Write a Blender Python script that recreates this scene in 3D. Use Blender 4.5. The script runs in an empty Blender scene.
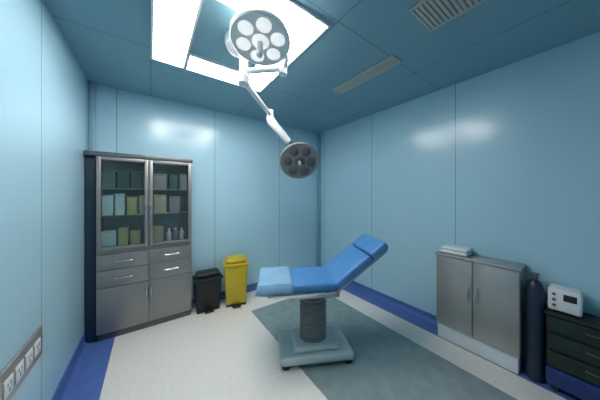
import bpy, bmesh, math, random
from mathutils import Vector, Matrix
random.seed(7)
S = bpy.context.scene
COL = S.collection
PI = math.pi

# ---------------------------------------------------------------- materials
def mat(name, rgb, rough=0.5, metal=0.0, spec=0.5, noise=0.0, nscale=6.0, bump=0.0, bscale=40.0, trans=0.0, coat=0.0, stretch=None):
    m = bpy.data.materials.new(name); m.use_nodes = True
    nt = m.node_tree; b = nt.nodes['Principled BSDF']
    b.inputs['Base Color'].default_value = (*rgb, 1)
    b.inputs['Roughness'].default_value = rough
    b.inputs['Metallic'].default_value = metal
    b.inputs['Specular IOR Level'].default_value = spec
    b.inputs['Transmission Weight'].default_value = trans
    b.inputs['Coat Weight'].default_value = coat
    tc = nt.nodes.new('ShaderNodeTexCoord')
    mp = nt.nodes.new('ShaderNodeMapping')
    nt.links.new(tc.outputs['Object'], mp.inputs['Vector'])
    if stretch: mp.inputs['Scale'].default_value = stretch
    if noise:
        n = nt.nodes.new('ShaderNodeTexNoise'); n.inputs['Scale'].default_value = nscale; n.inputs['Detail'].default_value = 4
        r = nt.nodes.new('ShaderNodeValToRGB')
        lo = [max(0, c * (1 - noise)) for c in rgb]; hi = [min(1, c * (1 + noise)) for c in rgb]
        r.color_ramp.elements[0].color = (*lo, 1); r.color_ramp.elements[1].color = (*hi, 1)
        r.color_ramp.elements[0].position = .3; r.color_ramp.elements[1].position = .7
        nt.links.new(mp.outputs['Vector'], n.inputs['Vector'])
        nt.links.new(n.outputs['Fac'], r.inputs['Fac']); nt.links.new(r.outputs['Color'], b.inputs['Base Color'])
    if bump:
        n2 = nt.nodes.new('ShaderNodeTexNoise'); n2.inputs['Scale'].default_value = bscale
        bp = nt.nodes.new('ShaderNodeBump'); bp.inputs['Strength'].default_value = bump; bp.inputs['Distance'].default_value = .01
        nt.links.new(mp.outputs['Vector'], n2.inputs['Vector'])
        nt.links.new(n2.outputs['Fac'], bp.inputs['Height']); nt.links.new(bp.outputs['Normal'], b.inputs['Normal'])
    return m

def emit(name, rgb, strength):
    m = bpy.data.materials.new(name); m.use_nodes = True
    b = m.node_tree.nodes['Principled BSDF']
    b.inputs['Base Color'].default_value = (.9, .9, .9, 1)
    b.inputs['Emission Color'].default_value = (*rgb, 1)
    b.inputs['Emission Strength'].default_value = strength
    return m

def panel_mat(name, rgb, axis, pitch, off, rough, spec=0.5, pitch2=None, axis2=None, off2=0.0):
    """coated metal panels with thin seams every `pitch` metres along `axis`"""
    m = mat(name, rgb, rough, 0, spec, bump=.03, bscale=3.0)
    nt = m.node_tree; b = nt.nodes['Principled BSDF']
    tc = nt.nodes.new('ShaderNodeTexCoord'); sp = nt.nodes.new('ShaderNodeSeparateXYZ')
    nt.links.new(tc.outputs['Object'], sp.inputs[0])
    def seam(ax, p, o):
        a = nt.nodes.new('ShaderNodeMath'); a.operation = 'ADD'; a.inputs[1].default_value = o
        nt.links.new(sp.outputs[ax], a.inputs[0])
        q = nt.nodes.new('ShaderNodeMath'); q.operation = 'PINGPONG'; q.inputs[1].default_value = p / 2
        nt.links.new(a.outputs[0], q.inputs[0])
        l = nt.nodes.new('ShaderNodeMath'); l.operation = 'LESS_THAN'; l.inputs[1].default_value = .004
        nt.links.new(q.outputs[0], l.inputs[0]); return l
    s = seam(axis, pitch, off)
    if pitch2:
        s2 = seam(axis2, pitch2, off2)
        mx = nt.nodes.new('ShaderNodeMath'); mx.operation = 'MAXIMUM'
        nt.links.new(s.outputs[0], mx.inputs[0]); nt.links.new(s2.outputs[0], mx.inputs[1]); s = mx
    mix = nt.nodes.new('ShaderNodeMix'); mix.data_type = 'RGBA'
    mix.inputs[6].default_value = (*rgb, 1); mix.inputs[7].default_value = (*[c * .45 for c in rgb], 1)
    nt.links.new(s.outputs[0], mix.inputs[0]); nt.links.new(mix.outputs[2], b.inputs['Base Color'])
    return m

WALL = (.43, .665, .77)
M = dict(
    wall_x=panel_mat('blue coated wall panels along x', WALL, 0, 1.18, .35, .22, .65),
    wall_y=panel_mat('blue coated wall panels along y', WALL, 1, 1.18, .20, .22, .65),
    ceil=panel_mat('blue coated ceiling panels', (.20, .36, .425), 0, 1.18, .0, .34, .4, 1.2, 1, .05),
    shade_strip=mat('blue grey corner shade', (.22, .40, .49), .35, noise=.03),  # darker than the walls, to put corner shade into the colour
    floor=mat('pale grey vinyl floor', (.86, .80, .74), .38, noise=.04, nscale=30, bump=.02, bscale=8),
    inlay=mat('teal grey vinyl inlay', (.25, .32, .325), .30, noise=.12, nscale=9, bump=.02, bscale=8),
    blue=mat('blue vinyl skirting', (.09, .17, .45), .4, noise=.06),
    steel=mat('brushed stainless steel', (.47, .455, .435), .36, .7, noise=.06, nscale=12, stretch=(1, 1, 14)),
    steel_warm=mat('dull warm stainless steel', (.31, .295, .28), .40, .6, noise=.06, nscale=12, stretch=(1, 1, 14)),
    steel_dark=mat('dull dark steel', (.14, .145, .15), .4, .6, noise=.08),
    chrome=mat('polished chrome', (.75, .76, .77), .14, 1.0),
    navy=mat('dark navy laminate', (.012, .028, .055), .4, noise=.1),
    interior=mat('grey cabinet interior', (.22, .26, .265), .5, noise=.05),
    glass=mat('clear cabinet glass', (.86, .93, .92), .03, trans=1.0),
    white=mat('white enamel', (.80, .80, .80), .3, noise=.02),
    whiteplastic=mat('white plastic', (.72, .74, .76), .4, noise=.03),
    greyhead=mat('grey lamp shell', (.20, .20, .20), .4, noise=.05),
    basegrey=mat('pale grey green enamel', (.48, .55, .55), .3, .1, noise=.03),
    lens=emit('lit lamp lens', (1.0, .98, .95), .30),
    mattress=mat('blue mattress vinyl', (.075, .25, .54), .42, noise=.06, nscale=10, bump=.10, bscale=60),
    sheet=mat('pale blue woven sheet', (.23, .42, .60), .85, noise=.06, bump=.3, bscale=90),
    rubber=mat('black rubber', (.015, .016, .018), .6, noise=.1),
    yellow=mat('yellow bin plastic', (.58, .42, .02), .4, noise=.05),
    black=mat('black plastic', (.012, .014, .018), .55, noise=.1),
    blackgreen=mat('very dark green enamel', (.006, .022, .014), .6, noise=.1),
    bluebase=mat('deep blue plastic', (.012, .035, .16), .45, noise=.06),
    beige=mat('beige grille enamel', (.48, .48, .43), .5, noise=.05),
    beigedark=mat('dull beige filter cloth', (.27, .28, .26), .8, noise=.05),
    void=mat('black duct', (.02, .02, .02), .8, noise=.1),
    green=mat('dark green card', (.05, .11, .085), .6, noise=.08),
    cyan=mat('pale cyan paper', (.50, .68, .70), .6, noise=.05),
    olive=mat('yellow green card', (.46, .46, .22), .6, noise=.05),
    tan=mat('beige carton', (.52, .45, .32), .7, noise=.06),
    greycard=mat('grey carton', (.30, .29, .31), .7, noise=.06),
    amber=mat('amber bottle', (.18, .07, .02), .15, noise=.05),
    led=emit('white led diffuser', (1.0, .985, .96), 9.8),
)

# ---------------------------------------------------------------- mesh helpers
def bm_box(bm, x0, x1, y0, y1, z0, z1, bev=0.0, mtx=None, seg=2):
    t = bmesh.new(); bmesh.ops.create_cube(t, size=1)
    for v in t.verts:
        v.co = Vector(((x0 + x1) / 2 + v.co.x * (x1 - x0), (y0 + y1) / 2 + v.co.y * (y1 - y0), (z0 + z1) / 2 + v.co.z * (z1 - z0)))
    if bev > 0:
        bev = min(bev, .45 * min(x1 - x0, y1 - y0, z1 - z0))
        bmesh.ops.bevel(t, geom=list(t.edges), offset=bev, segments=seg, profile=.5, affect='EDGES')
    if mtx: t.transform(mtx)
    join(bm, t)
def join(bm, t):
    me = bpy.data.meshes.new('tmp'); t.to_mesh(me); t.free(); bm.from_mesh(me); bpy.data.meshes.remove(me)
def bm_lathe(bm, prof, n=32, mtx=None):
    """prof: list of (r, z) revolved about z"""
    t = bmesh.new(); rings = []
    for r, z in prof:
        if r < 1e-6: rings.append([t.verts.new((0, 0, z))])
        else: rings.append([t.verts.new((r * math.cos(2 * PI * k / n), r * math.sin(2 * PI * k / n), z)) for k in range(n)])
    for a, b in zip(rings, rings[1:]):
        for k in range(n):
            k2 = (k + 1) % n
            if len(a) == 1 and len(b) == 1: continue
            if len(a) == 1: t.faces.new((a[0], b[k], b[k2]))
            elif len(b) == 1: t.faces.new((a[k], a[k2], b[0]))
            else: t.faces.new((a[k], a[k2], b[k2], b[k]))
    bmesh.ops.recalc_face_normals(t, faces=t.faces)
    if mtx: t.transform(mtx)
    join(bm, t)
def bm_tube(bm, pts, r, n=14):
    pts = [Vector(p) for p in pts]; t = bmesh.new(); rings = []
    up = Vector((0, 0, 1))
    for i, p in enumerate(pts):
        d = (pts[min(i + 1, len(pts) - 1)] - pts[max(i - 1, 0)]).normalized()
        a = d.cross(up if abs(d.z) < .95 else Vector((1, 0, 0))).normalized(); b = d.cross(a).normalized()
        rr = r[i] if isinstance(r, (list, tuple)) else r
        rings.append([t.verts.new(p + (a * math.cos(2 * PI * k / n) + b * math.sin(2 * PI * k / n)) * rr) for k in range(n)])
    for A, B in zip(rings, rings[1:]):
        for k in range(n): t.faces.new((A[k], A[(k + 1) % n], B[(k + 1) % n], B[k]))
    t.faces.new(rings[0]); t.faces.new(rings[-1])
    bmesh.ops.recalc_face_normals(t, faces=t.faces)
    join(bm, t)
def arc(p0, p1, p2, n=8):
    p0, p1, p2 = Vector(p0), Vector(p1), Vector(p2)
    return [((1 - t) ** 2) * p0 + 2 * t * (1 - t) * p1 + t * t * p2 for t in [k / n for k in range(n + 1)]]
def obj(name, bm, m, parent=None, smooth=True):
    me = bpy.data.meshes.new(name); bm.to_mesh(me); bm.free()
    me.materials.append(M[m])
    if smooth:
        for p in me.polygons: p.use_smooth = True
        me.set_sharp_from_angle(angle=math.radians(35))
    o = bpy.data.objects.new(name, me); COL.objects.link(o)
    if parent: o.parent = parent
    return o
def box(name, x0, x1, y0, y1, z0, z1, m, parent=None, bev=.004, mtx=None, seg=2):
    bm = bmesh.new(); bm_box(bm, x0, x1, y0, y1, z0, z1, bev, mtx, seg); return obj(name, bm, m, parent)
def tag(o, label, cat, group=None, kind=None):
    o['label'] = label; o['category'] = cat
    if group: o['group'] = group
    if kind: o['kind'] = kind
    return o
def thing(name, label, cat, loc, rz=0, group=None):
    o = bpy.data.objects.new(name, None); COL.objects.link(o); o.empty_display_size = .1
    o.location = loc; o.rotation_euler = (0, 0, rz); return tag(o, label, cat, group)
def struct(o, label, cat): return tag(o, label, cat, kind='structure')
def dup(root, loc, label):
    r = root.copy(); COL.objects.link(r); r.location = loc; r['label'] = label
    for ch in list(root.children):
        c = ch.copy(); COL.objects.link(c); c.parent = r
        for g in list(ch.children):
            d = g.copy(); COL.objects.link(d); d.parent = c
    return r

# ---------------------------------------------------------------- room shell
XL, XR, YB, YF, H = -.60, 3.00, 3.50, -1.30, 3.00
T = .12
struct(box('floor', XL - T, XR + T, YF - T, YB + T, -.10, 0, 'floor', bev=0), 'pale grey vinyl operating room floor', 'floor')
struct(box('ceiling', XL - T, XR + T, YF - T, YB + T, H, H + .1, 'ceil', bev=0), 'blue panelled operating room ceiling', 'ceiling')
struct(box('wall_back', XL - T, XR + T, YB, YB + T, 0, H, 'wall_x', bev=0), 'glossy blue panelled wall behind the tall cabinet and bins', 'wall')
struct(box('wall_left', XL - T, XL, YF - T, YB, 0, H, 'wall_y', bev=0), 'glossy blue panelled wall at the left edge', 'wall')
struct(box('wall_right', XR, XR + T, YF - T, YB, 0, H, 'wall_y', bev=0), 'glossy blue panelled wall behind the low steel cabinet', 'wall')
struct(box('wall_front', XL, XR, YF - T, YF, 0, H, 'wall_x', bev=0), 'blue panelled wall behind the viewpoint', 'wall')
# blue cove skirtings with a vinyl border that runs out onto the floor
def cove(name, a, b, out, w, label, hc=.10):
    """profile swept from a to b; out = inward normal, w = border width on the floor"""
    a, b, out = Vector(a), Vector(b), Vector(out)
    prof = [(0, 0), (0, hc), (.006, hc)] + [(.006 + .05 * (1 - math.cos(t)), .05 * (1 - math.sin(t)) + .004) for t in [k * PI / 2 / 8 for k in range(9)]] + [(w, .004), (w, 0)]
    bm = bmesh.new()
    A = [bm.verts.new(a + out * d + Vector((0, 0, z))) for d, z in prof]; B = [bm.verts.new(b + out * d + Vector((0, 0, z))) for d, z in prof]
    n = len(prof)
    for k in range(n): bm.faces.new((A[k], A[(k + 1) % n], B[(k + 1) % n], B[k]))
    bm.faces.new(A); bm.faces.new(B); bmesh.ops.recalc_face_normals(bm, faces=bm.faces)
    return struct(obj(name, bm, 'blue'), label, 'baseboard')
cove('baseboard_left', (XL, YF, 0), (XL, YB, 0), (1, 0, 0), .26, 'blue skirting and floor border along the left wall', .15)
cove('baseboard_right', (XR, YF, 0), (XR, YB, 0), (-1, 0, 0), .25, 'blue skirting and floor border along the right wall')
cove('baseboard_back', (XL + .28, YB, 0), (XR - .26, YB, 0), (0, -1, 0), .07, 'narrow blue skirting along the back wall')
struct(box('trim_1', 1.17, 2.42, -.6, 2.85, 0, .004, 'inlay', bev=0), 'teal grey vinyl field let into the pale floor', 'floor')
# strips in the back corners, coloured darker to paint in the corner shade
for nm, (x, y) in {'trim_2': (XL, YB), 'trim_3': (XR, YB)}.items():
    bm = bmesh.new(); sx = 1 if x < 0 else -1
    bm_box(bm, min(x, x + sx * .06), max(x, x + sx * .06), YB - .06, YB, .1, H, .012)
    struct(obj(nm, bm, 'shade_strip'), 'blue strip painting in corner shade at the %s end of the back wall' % ('left' if x < 0 else 'right'), 'corner shade strip')

# ---------------------------------------------------------------- ring of ceiling lights
def ceiling_light(x0, x1, y0, y1, label):
    t = thing('ceiling_light', label, 'ceiling light', ((x0 + x1) / 2, (y0 + y1) / 2, H), group='ceiling light ring over the room')
    w, d = (x1 - x0) / 2, (y1 - y0) / 2
    bm = bmesh.new(); f = .018
    for a in ((-w, w, -d, -d + f), (-w, w, d - f, d), (-w, -w + f, -d + f, d - f), (w - f, w, -d + f, d - f)):
        bm_box(bm, a[0], a[1], a[2], a[3], -.022, 0, .003)
    obj('frame', bm, 'white', t)
    box('diffuser', -w + f, w - f, -d + f, d - f, -.016, -.004, 'led', t, bev=.002)
    return t
LX0, LX1, LY0, LY1, LW = 0.0, 1.15, 1.20, 2.50, .29
ceiling_light(LX0, LX0 + LW, LY0 + LW, LY1, 'long white ceiling light panel nearest the left wall')
ceiling_light(LX0 + LW, LX1, LY1 - LW, LY1, 'white ceiling light panel nearest the back wall')
ceiling_light(LX1 - LW, LX1, LY0, LY1 - LW, 'long white ceiling light panel on the side of the right wall')
ceiling_light(LX0, LX1 - LW, LY0, LY0 + LW, 'white ceiling light panel nearest the viewer, cut by the top of the photo')

# ---------------------------------------------------------------- ceiling grilles
def vent(x0, x1, y0, y1, along_y, label):
    t = thing('ceiling_vent', label, 'vent', ((x0 + x1) / 2, (y0 + y1) / 2, H), group='beige ceiling grilles')
    w, d = (x1 - x0) / 2, (y1 - y0) / 2; f = .02
    bm = bmesh.new()
    for a in ((-w, w, -d, -d + f), (-w, w, d - f, d), (-w, -w + f, -d + f, d - f), (w - f, w, -d + f, d - f)):
        bm_box(bm, a[0], a[1], a[2], a[3], -.014, 0, .003)
    obj('frame', bm, 'beige', t)
    box('backing', -w + f, w - f, -d + f, d - f, -.004, -.001, 'beigedark', t, bev=0)
    bm = bmesh.new()
    L = (w if along_y else d) - f; n = max(3, int(2 * L / .028))
    for k in range(n):
        c = -L + (k + .5) * 2 * L / n; s = .45 * 2 * L / n
        if along_y: bm_box(bm, c - s * .75, c + s * .75, -d + f, d - f, -.012, -.006, .001)
        else: bm_box(bm, -w + f, w - f, c - s * .75, c + s * .75, -.012, -.006, .001)
    obj('louvre', bm, 'beige', t)
vent(1.88, 2.05, 1.12, 1.95, True, 'long narrow beige ceiling grille between the light ring and right wall')
vent(1.52, 1.86, .38, .78, False, 'squarish beige ceiling grille cut by the top edge of the photo')

# ---------------------------------------------------------------- surgical lamp (twin head, hung from the middle of the ring)
LM = Vector((.66, 1.78, H))
lamp = thing('surgical_lamp', 'twin headed surgical lamp hanging on white arms inside the ceiling light ring', 'surgical lamp', LM)
bm = bmesh.new(); bm_lathe(bm, [(0, 0), (.155, 0), (.155, -.03), (.14, -.07), (.08, -.10), (.04, -.105), (0, -.105)], 40)
obj('ceiling_canopy', bm, 'white', lamp)
bm = bmesh.new(); bm_lathe(bm, [(0, -.10), (.036, -.10), (.036, -.30), (.05, -.31), (.05, -.37), (0, -.37)], 24); obj('drop_tube', bm, 'white', lamp)
def rel(p): return Vector(p) - LM
def lamp_head(parent, centre, R, axis, shell, lens, nm='lamp_head'):
    z = Vector(axis).normalized(); q = z.to_track_quat('Z', 'Y').to_matrix().to_4x4()
    mtx = Matrix.Translation(centre) @ q
    bm = bmesh.new()
    bm_lathe(bm, [(0, -.10), (.05, -.10), (.09, -.085), (.6 * R, -.07), (.88 * R, -.045), (R, -.01), (R, .012), (.95 * R, .022), (.93 * R, .014), (0, .014)], 48, mtx)
    h = obj(nm, bm, shell, parent)
    bm = bmesh.new()
    for k in range(6):
        a = k * PI / 3; c = Matrix.Translation((.60 * R * math.cos(a), .60 * R * math.sin(a), .014))
        bm_lathe(bm, [(0, .012), (.19 * R, .010), (.235 * R, .004), (.24 * R, -.001), (0, -.001)], 24, mtx @ c)
    bm_lathe(bm, [(0, .012), (.24 * R, .010), (.28 * R, .004), (.285 * R, -.001), (0, -.001)], 24, mtx @ Matrix.Translation((0, 0, .014)))
    obj('lens', bm, lens, h)
    bm = bmesh.new(); bm_lathe(bm, [(0, .02), (.022, .02), (.020, .06), (.026, .10), (.024, .13), (.012, .14), (0, .14)], 20, mtx)
    obj('handle', bm, shell, h)
    return h
# arm to the grey head over the table
j0 = rel((.66, 1.78, 2.66)); j1 = rel((1.22, 2.36, 2.66)); hd = rel((1.61, 2.28, 2.11))
bm = bmesh.new(); bm_tube(bm, [j0, j1], .026); bm_lathe(bm, [(0, -.05), (.042, -.05), (.042, .06), (0, .06)], 20, Matrix.Translation(j1)); obj('swivel_arm', bm, 'white', lamp)
sp1 = rel((1.48, 2.34, 2.36))
bm = bmesh.new(); bm_tube(bm, [j1 + Vector((0, 0, -.03)), j1 * .96 + sp1 * .04 + Vector((0, 0, -.06)), sp1], [.052, .056, .044]); obj('spring_arm', bm, 'whiteplastic', lamp)
bm = bmesh.new(); bm_tube(bm, arc(sp1, sp1 + Vector((.10, 0, .0)), hd + Vector((.05, .0, .10)), 10), .018); obj('yoke', bm, 'greyhead', lamp)
lamp_head(lamp, hd, .26, (-.40, -.72, -.55), 'greyhead', 'steel_dark')['label'] = 'dark grey lamp head at the end of the spring arm'
# second arm with the pale head tucked up below the lights
k0 = rel((.66, 1.78, 2.74)); k1 = rel((.92, 1.55, 2.74)); hd2 = rel((.66, 1.43, 2.80))
bm = bmesh.new(); bm_tube(bm, [k0, k1], .024); bm_lathe(bm, [(0, -.05), (.038, -.05), (.038, .05), (0, .05)], 20, Matrix.Translation(k1)); obj('swivel_arm', bm, 'white', lamp)
bm = bmesh.new(); bm_tube(bm, arc(k1, k1 + Vector((.03, -.12, .06)), hd2 + Vector((.08, -.0, .08)), 10), .02); obj('yoke', bm, 'white', lamp)
lamp_head(lamp, hd2, .22, (-.15, -.15, -1), 'white', 'lens')['label'] = 'white lamp head tucked up below the ceiling'

# ---------------------------------------------------------------- tall cabinet, left
CX0, CX1, CY0, CY1 = -.50, .46, 3.22, 3.49
ZC, ZT = 1.00, 2.10
cab = thing('medicine_cabinet', 'tall steel cabinet with glazed upper doors standing against the back wall at left', 'cabinet', (CX0, CY0, 0))
W, D = CX1 - CX0, CY1 - CY0
bm = bmesh.new()
t = .025
bm_box(bm, 0, t, .02, D, .08, ZT, .003); bm_box(bm, W - t, W, .02, D, .08, ZT, .003)
bm_box(bm, t, W - t, .02, D, ZT - .04, ZT, .003); bm_box(bm, t, W - t, .02, D, ZC - .02, ZC + .02, .003)
bm_box(bm, t, W - t, .02, D, .08, .11, .003); bm_box(bm, W / 2 - .012, W / 2 + .012, .02, D, .11, ZC - .02, .002)
obj('carcass', bm, 'steel_warm', cab)
box('back_panel', t, W - t, D - .014, D - .002, .11, ZT - .04, 'interior', cab, bev=0)
box('plinth', .01, W - .01, .03, D, 0, .08, 'steel_dark', cab)
box('gap_shade_strip', -.095, -.004, .05, D, 0.012, ZT, 'navy', cab)  # added strip, its navy stands in for the dark gap beside the wall
box('cornice', -.095, W + .012, -.004, D, ZT, ZT + .05, 'steel_dark', cab, bev=.006)
SH = (1.42, 1.74)
for z in SH: box('shelf', t, W - t, .05, D - .015, z - .012, z, 'steel_warm', cab, bev=.002)
hw = W / 2
for k in range(2):
    x0, x1 = k * hw + .004, (k + 1) * hw - .004
    bm = bmesh.new(); f = .038
    bm_box(bm, x0, x0 + f, 0, .019, ZC + .024, ZT - .004, .003); bm_box(bm, x1 - f, x1, 0, .019, ZC + .024, ZT - .004, .003)
    bm_box(bm, x0 + f, x1 - f, 0, .019, ZC + .024, ZC + .024 + f, .003); bm_box(bm, x0 + f, x1 - f, 0, .019, ZT - .004 - f, ZT - .004, .003)
    d = obj('glass_door', bm, 'steel_warm', cab)
    box('pane', x0 + f, x1 - f, .007, .012, ZC + .024 + f, ZT - .004 - f, 'glass', d, bev=0)
    xh = x1 - .02 if k == 0 else x0 + .02
    bm = bmesh.new(); bm_tube(bm, [(xh, .001, 1.36), (xh, -.028, 1.365), (xh, -.030, 1.40), (xh, -.030, 1.48), (xh, -.028, 1.515), (xh, .001, 1.52)], .007); obj('handle', bm, 'chrome', d)
    # lower: one drawer row of two plus doors
    dr = box('drawer', x0, x1, 0, .019, .80, ZC - .024, 'steel_warm', cab)
    xm = (x0 + x1) / 2
    bm = bmesh.new(); bm_tube(bm, [(xm - .08, .001, .89), (xm - .078, -.026, .89), (xm - .05, -.028, .89), (xm + .05, -.028, .89), (xm + .078, -.026, .89), (xm + .08, .001, .89)], .007); obj('handle', bm, 'chrome', dr)
    dr = box('drawer', x0, x1, 0, .019, .602, .796, 'steel_warm', cab)
    bm = bmesh.new(); bm_tube(bm, [(xm - .08, .001, .70), (xm - .078, -.026, .70), (xm - .05, -.028, .70), (xm + .05, -.028, .70), (xm + .078, -.026, .70), (xm + .08, .001, .70)], .007); obj('handle', bm, 'chrome', dr)
    ld = box('door', x0, x1, 0, .019, .084, .598, 'steel_warm', cab)
    bm = bmesh.new(); bm_tube(bm, [(xh, .001, .40), (xh, -.028, .405), (xh, -.030, .44), (xh, -.030, .50), (xh, -.028, .535), (xh, .001, .54)], .007); obj('handle', bm, 'chrome', ld)
# stock on its shelves
def carton(x, y, z, w, d, h, m, label, cat='box', name='carton', lidm=None):
    c = thing(name, label, cat, (x, y, z), group='stock in the glazed cabinet')
    box('box_body', -w / 2, w / 2, -d / 2, d / 2, 0, h - .022, m, c, bev=.003)
    box('lid', -w / 2 - .002, w / 2 + .002, -d / 2 - .002, d / 2 + .002, h - .022, h, lidm or m, c, bev=.003)
def bottle(x, y, z, r, h, m, label):
    c = thing('bottle', label, 'bottle', (x, y, z), group='stock in the glazed cabinet')
    bm = bmesh.new(); bm_lathe(bm, [(0, 0), (r * .92, 0), (r, .006), (r, h * .66), (r * .8, h * .76), (r * .38, h * .82), (r * .38, h * .88), (0, h * .88)], 20); obj('bottle_body', bm, m, c)
    bm = bmesh.new(); bm_lathe(bm, [(0, h * .86), (r * .46, h * .86), (r * .46, h), (0, h)], 16); obj('cap', bm, 'white', c)
yb = CY0 + .14
top = [(.10, .12, .20, 'green'), (.235, .11, .22, 'green'), (.36, .10, .21, 'green'), (.60, .14, .19, 'greycard'), (.75, .11, .20, 'green'), (.865, .09, .21, 'greycard')]
nm5 = ['leftmost', 'second from the left', 'third from the left', 'fourth from the left', 'fifth from the left', 'rightmost']
for k, (x, w, h, m) in enumerate(top):
    carton(CX0 + x, yb, SH[1], w, .16, h, m, '%s box, %s on the top shelf of the glazed cabinet' % ('dark green' if m == 'green' else 'grey', nm5[k]))
mid = [(.09, .10, .24, 'cyan', 'pale cyan'), (.20, .09, .26, 'cyan', 'pale cyan'), (.315, .10, .22, 'olive', 'yellow green'), (.42, .07, .24, 'tan', 'beige'), (.60, .13, .24, 'tan', 'beige'), (.76, .12, .22, 'greycard', 'grey')]
for k, (x, w, h, m, c) in enumerate(mid):
    carton(CX0 + x, yb, SH[0], w, .16, h, m, '%s box, %s on the middle shelf of the glazed cabinet' % (c, nm5[k]))
low = [(.10, .13, .22, 'cyan', 'pale cyan'), (.23, .09, .24, 'olive', 'yellow green'), (.345, .10, .20, 'olive', 'yellow green'), (.58, .11, .24, 'tan', 'beige')]
for k, (x, w, h, m, c) in enumerate(low):
    carton(CX0 + x, yb, ZC + .02, w, .16, h, m, '%s box, %s on the lowest shelf of the glazed cabinet' % (c, ['leftmost', 'second from the left', 'third from the left', 'rightmost'][k]))
for k, x in enumerate((.70, .775, .85)):
    bottle(CX0 + x, yb - .02, ZC + .02, .032, .19, ['white', 'greycard', 'white'][k], ['white bottle next to the boxes on the lowest cabinet shelf', 'grey bottle between two white bottles in the glazed cabinet', 'white bottle at the right end of the lowest cabinet shelf'][k])

# ---------------------------------------------------------------- bins
def pedal_bin(x, y, rz, w, d, h, m, label, lidm):
    b = thing('pedal_bin', label, 'bin', (x, y, 0), rz)
    bm = bmesh.new(); bmesh.ops.create_cube(bm, size=1)
    for v in bm.verts:
        k = .84 if v.co.z < 0 else 1.0
        v.co = Vector((v.co.x * w * k, v.co.y * d * k, .02 + (v.co.z + .5) * (h - .11)))
    bmesh.ops.bevel(bm, geom=list(bm.edges), offset=.028, segments=3, profile=.5, affect='EDGES')
    obj('bin_body', bm, m, b)
    bm = bmesh.new(); bm_box(bm, -w / 2 - .012, w / 2 + .012, -d / 2 - .012, d / 2 + .012, h - .105, h - .07, .012)
    bm_box(bm, -w / 2 + .02, w / 2 - .02, -d / 2 + .02, d / 2 - .02, h - .075, h, .035, seg=3)
    obj('lid', bm, lidm, b)
    bm = bmesh.new(); bm_box(bm, -.06, .06, -d / 2 - .045, -d / 2 + .05, .012, .032, .006); obj('pedal', bm, 'black', b)
    bm = bmesh.new(); bm_box(bm, -w * .42, w * .42, -d * .42, d * .42, 0, .028, .008); obj('foot', bm, 'black', b)
pedal_bin(1.075, 3.24, -.25, .34, .32, .70, 'yellow', 'yellow lidded pedal bin on the floor by the back wall', 'yellow')
pedal_bin(.68, 3.29, -.05, .36, .24, .55, 'black', 'black lidded bin between the tall cabinet and yellow bin', 'black')

# ---------------------------------------------------------------- operating table
AX = math.atan2(-.62, 1.17)
ot = thing('operating_table', 'blue padded operating table with raised backrest on steel pedestal mid room', 'operating table', (1.40, 1.73, .004), AX)
bm = bmesh.new(); bm_box(bm, -.36, .38, -.22, .22, .03, .11, .035, seg=3); bm_box(bm, -.22, .24, -.16, .16, .10, .17, .03, seg=3); obj('base', bm, 'basegrey', ot)
for sx in (-.30, .32):
    for sy in (-.17, .17):
        bm = bmesh.new(); bm_lathe(bm, [(0, 0), (.035, 0), (.04, .01), (.03, .04), (0, .04)], 16, Matrix.Translation((sx, sy, 0))); obj('foot', bm, 'rubber', ot)
bm = bmesh.new(); prof = [(0, .165)]
for k in range(10): prof += [(.115, .17 + k * .0465), (.098, .1925 + k * .0465)]
prof += [(.115, .645), (0, .645)]
bm_lathe(bm, prof, 28, Matrix.Scale(1.25, 4, (1, 0, 0))); obj('column', bm, 'greyhead', ot)
bm = bmesh.new(); bm_box(bm, -.24, .24, -.17, .17, .64, .70, .012); bm_box(bm, -.48, .22, -.21, .21, .70, .73, .008); obj('table_frame', bm, 'steel', ot)
def cushion(x0, x1, name, m, mtx=None, th=.085):
    bm = bmesh.new(); bm_box(bm, x0, x1, -.25, .25, 0, th, .028, seg=4, mtx=mtx); return obj(name, bm, m, ot)
up = Matrix.Translation((0, 0, .735))
cushion(-.52, -.26, 'leg_cushion', 'mattress', up); cushion(-.25, .19, 'seat_cushion', 'mattress', up)
tilt = Matrix.Translation((.20, 0, .735)) @ Matrix.Rotation(-math.radians(37), 4, 'Y')
bm = bmesh.new(); bm_box(bm, .0, .64, -.21, .21, -.035, -.004, .008, mtx=tilt); obj('back_frame', bm, 'steel', ot)
cushion(.005, .45, 'back_cushion', 'mattress', tilt); cushion(.46, .66, 'head_cushion', 'mattress', tilt)
for sy in (-1, 1):
    bm = bmesh.new(); bm_box(bm, -.47, .16, sy * .262 - .006, sy * .262 + .006, .712, .742, .003)
    for x in (-.4, -.1, .1): bm_box(bm, x - .012, x + .012, min(sy * .20, sy * .262), max(sy * .20, sy * .262), .715, .728, .002)
    obj('side_rail', bm, 'chrome', ot)
    e = tilt @ Vector((.48, sy * .15, -.03))
    bm = bmesh.new(); bm_tube(bm, [(.15, sy * .15, .67), e], .016); obj('backrest_strut', bm, 'steel_dark', ot)
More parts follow.
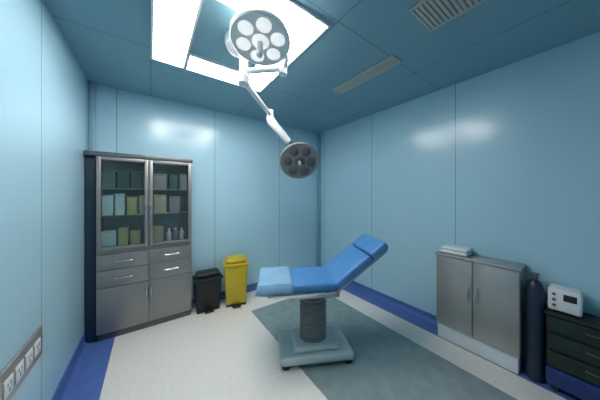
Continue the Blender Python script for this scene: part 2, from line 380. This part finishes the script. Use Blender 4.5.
# pale sheet folded over the leg end
def sheet():
    z0 = .735
    bm = bmesh.new(); n = 14; rows = []
    ys = [-.262, -.264, -.258, -.235] + [-.235 + .47 * k / n for k in range(1, n)] + [.235, .258, .264, .262]
    zs = [.012, .032, .06, .092] + [.094] * (n - 1) + [.092, .06, .032, .012]
    xs = [-.40 + .04 * k for k in range(9)]
    xs = [-.553 + .04 * k for k in range(9)]
    for i, x in enumerate(xs):
        rows.append([bm.verts.new((x, y * (1 + .012 * math.sin(9 * x)), z0 + z + .004 * math.sin(23 * x + 11 * y) * (1 if z > .08 else 2))) for y, z in zip(ys, zs)])
    for a, b in zip(rows, rows[1:]):
        for k in range(len(ys) - 1): bm.faces.new((a[k], a[k + 1], b[k + 1], b[k]))
    # front drop over the end
    last = rows[0]; 
    for dz in (.03, .06, .085):
        new = [bm.verts.new((v.co.x - .008, v.co.y, min(v.co.z, z0 + .094 - dz))) for v in last]
        for k in range(len(ys) - 1): bm.faces.new((last[k + 1], last[k], new[k], new[k + 1]))
        last = new
    bmesh.ops.recalc_face_normals(bm, faces=bm.faces)
    o = obj('bed_sheet', bm, 'sheet')
    md = o.modifiers.new('thick', 'SOLIDIFY'); md.thickness = .004; md.offset = 1
    o.location = (1.40, 1.73, .004 + .001); o.rotation_euler = (0, 0, AX)
    tag(o, 'pale blue sheet draped over the flat left end of the operating table', 'sheet')
sheet()

# ---------------------------------------------------------------- low steel cabinet, right wall
SX, SY0, SY1 = 2.74, .40, 1.09
sc = thing('steel_cabinet', 'low grey steel two-door cabinet against the right wall', 'cabinet', (SX, SY0, 0))
w, d = SY1 - SY0, .17
d = XR - SX - .012
bm = bmesh.new(); bm_box(bm, .02, d, 0, w, .16, .96, .004); obj('carcass', bm, 'steel', sc)
bm = bmesh.new(); bm_box(bm, -.01, d, -.012, w + .012, .96, .985, .006); obj('top', bm, 'steel', sc)
box('plinth', .015, d, .012, w - .012, .005, .16, 'whiteplastic', sc)
for k in range(2):
    y0, y1 = k * w / 2 + .004, (k + 1) * w / 2 - .004
    dd = box('door', 0, .019, y0, y1, .165, .955, 'steel', sc)
    yh = y1 - .03 if k == 0 else y0 + .03
    bm = bmesh.new(); bm_tube(bm, [(.001, yh, .55), (-.026, yh, .555), (-.028, yh, .58), (-.028, yh, .66), (-.026, yh, .685), (.001, yh, .69)], .007); obj('handle', bm, 'chrome', dd)
# folded towels on it
for k, (dx, lab) in enumerate(((0, 'folded white towel lying on the low steel cabinet, lower of two'), (.006, 'folded white towel on top of another on the low steel cabinet'))):
    o = box('folded_towel', -.09, .09, -.13, .13, 0, .042, 'whiteplastic', bev=.018, seg=3)
    o.location = (SX + .12 + dx, SY1 - .16 - dx, .985 + k * .042); tag(o, lab, 'towel', 'folded towels on the low cabinet')

# ---------------------------------------------------------------- dark cylinder + cart, right edge
gc = thing('gas_cylinder', 'slim dark navy gas cylinder standing beside the low steel cabinet', 'gas cylinder', (2.83, .318, .004))
bm = bmesh.new(); bm_lathe(bm, [(0, 0), (.056, 0), (.06, .01), (.06, .79), (.055, .83), (.04, .875), (.025, .89), (0, .89)], 28); obj('tank', bm, 'navy', gc)
bm = bmesh.new(); bm_lathe(bm, [(0, .885), (.02, .885), (.02, .93), (.028, .935), (.028, .95), (0, .95)], 16)
bm_tube(bm, [(-.05, 0, .92), (0, 0, .92)], .012); obj('valve', bm, 'steel_dark', gc)
cart = thing('equipment_cart', 'black equipment cart with drawers and deep blue base at the right edge', 'cart', (2.75, -.35, .004))
cw, cd = .60, .235
box('base', 0, cd, 0, cw, .05, .20, 'bluebase', cart, bev=.02)
for a in (.05, cw - .05):
    for b in (.035, cd - .035):
        bm = bmesh.new(); bm_lathe(bm, [(0, -.011), (.022, -.011), (.025, -.006), (.025, .006), (.022, .011), (0, .011)], 18, Matrix.Translation((b, a, .025)) @ Matrix.Rotation(PI / 2, 4, 'Y'))
        bm_box(bm, b - .014, b + .014, a - .012, a + .012, .03, .055, .003); obj('caster', bm, 'rubber', cart)
box('body', .02, cd, .005, cw - .005, .20, .64, 'black', cart, bev=.008)
box('top', -.008, cd, -.006, cw + .006, .64, .665, 'black', cart, bev=.008)
for z in (.215, .36, .505):
    dr = box('drawer', .002, .0195, .012, cw - .012, z, z + .125, 'blackgreen', cart, bev=.004)
    bm = bmesh.new(); bm_tube(bm, [(.003, cw / 2 - .09, z + .08), (-.02, cw / 2 - .088, z + .08), (-.022, cw / 2 - .06, z + .08), (-.022, cw / 2 + .06, z + .08), (-.02, cw / 2 + .088, z + .08), (.003, cw / 2 + .09, z + .08)], .006); obj('handle', bm, 'steel_dark', dr)
dev = thing('medical_device', 'small white medical unit standing on the black equipment cart', 'medical device', (2.87, .150, .669))
box('case', -.08, .08, -.09, .09, .012, .20, 'white', dev, bev=.018, seg=3)
box('screen', -.084, -.076, -.065, .005, .11, .165, 'black', dev, bev=.003)
for k in range(3):
    bm = bmesh.new(); bm_lathe(bm, [(0, 0), (.012, 0), (.010, .012), (0, .012)], 16, Matrix.Translation((-.078, .055, .06 + k * .0465)) @ Matrix.Rotation(-PI / 2, 4, 'Y')); obj('knob', bm, 'steel_dark', dev)
for y in (-.08, .08):
    box('foot', -.06, .06, y - .015, y + .015, 0, .014, 'rubber', dev, bev=.002)

# ---------------------------------------------------------------- socket panel on the left wall
so = thing('socket_panel', 'grey metal socket panel on the left wall at the bottom left corner', 'socket panel', (XL, 1.83, .66))
box('plate', .0005, .014, -.20, .30, -.05, .13, 'steel', so, bev=.004)
for y in (-.12, -.01, .10, .21):
    s = box('socket', .013, .020, y - .042, y + .042, -.005, .08, 'whiteplastic', so, bev=.003)
    bm = bmesh.new()
    for a, b in ((-.014, .050), (.014, .050), (0, .022)): bm_box(bm, .0195, .0205, y + a - .003, y + a + .003, b - .009, b + .009, 0)
    obj('slot', bm, 'black', s)

# ---------------------------------------------------------------- camera, world
cam = bpy.data.objects.new('camera', bpy.data.cameras.new('camera')); COL.objects.link(cam)
cam.location = (0, 0, 1.66); cam.rotation_euler = (PI / 2, 0, -math.radians(35.4))
cam.data.sensor_width = 36; cam.data.lens = 36 * 210 / 600; cam.data.shift_y = -5 / 600; cam.data.clip_start = .02
S.camera = cam
w = bpy.data.worlds.new('world'); S.world = w; w.use_nodes = True
w.node_tree.nodes['Background'].inputs['Color'].default_value = (.02, .03, .035, 1)
S.view_settings.view_transform = 'Standard'; S.view_settings.look = 'None'; S.view_settings.exposure = 1.0; S.view_settings.gamma = 1
S.view_settings.use_curve_mapping = False
S.cycles.max_bounces = 12; S.cycles.diffuse_bounces = 6; S.cycles.transmission_bounces = 8
S.cycles.caustics_reflective = False; S.cycles.sample_clamp_indirect = 6
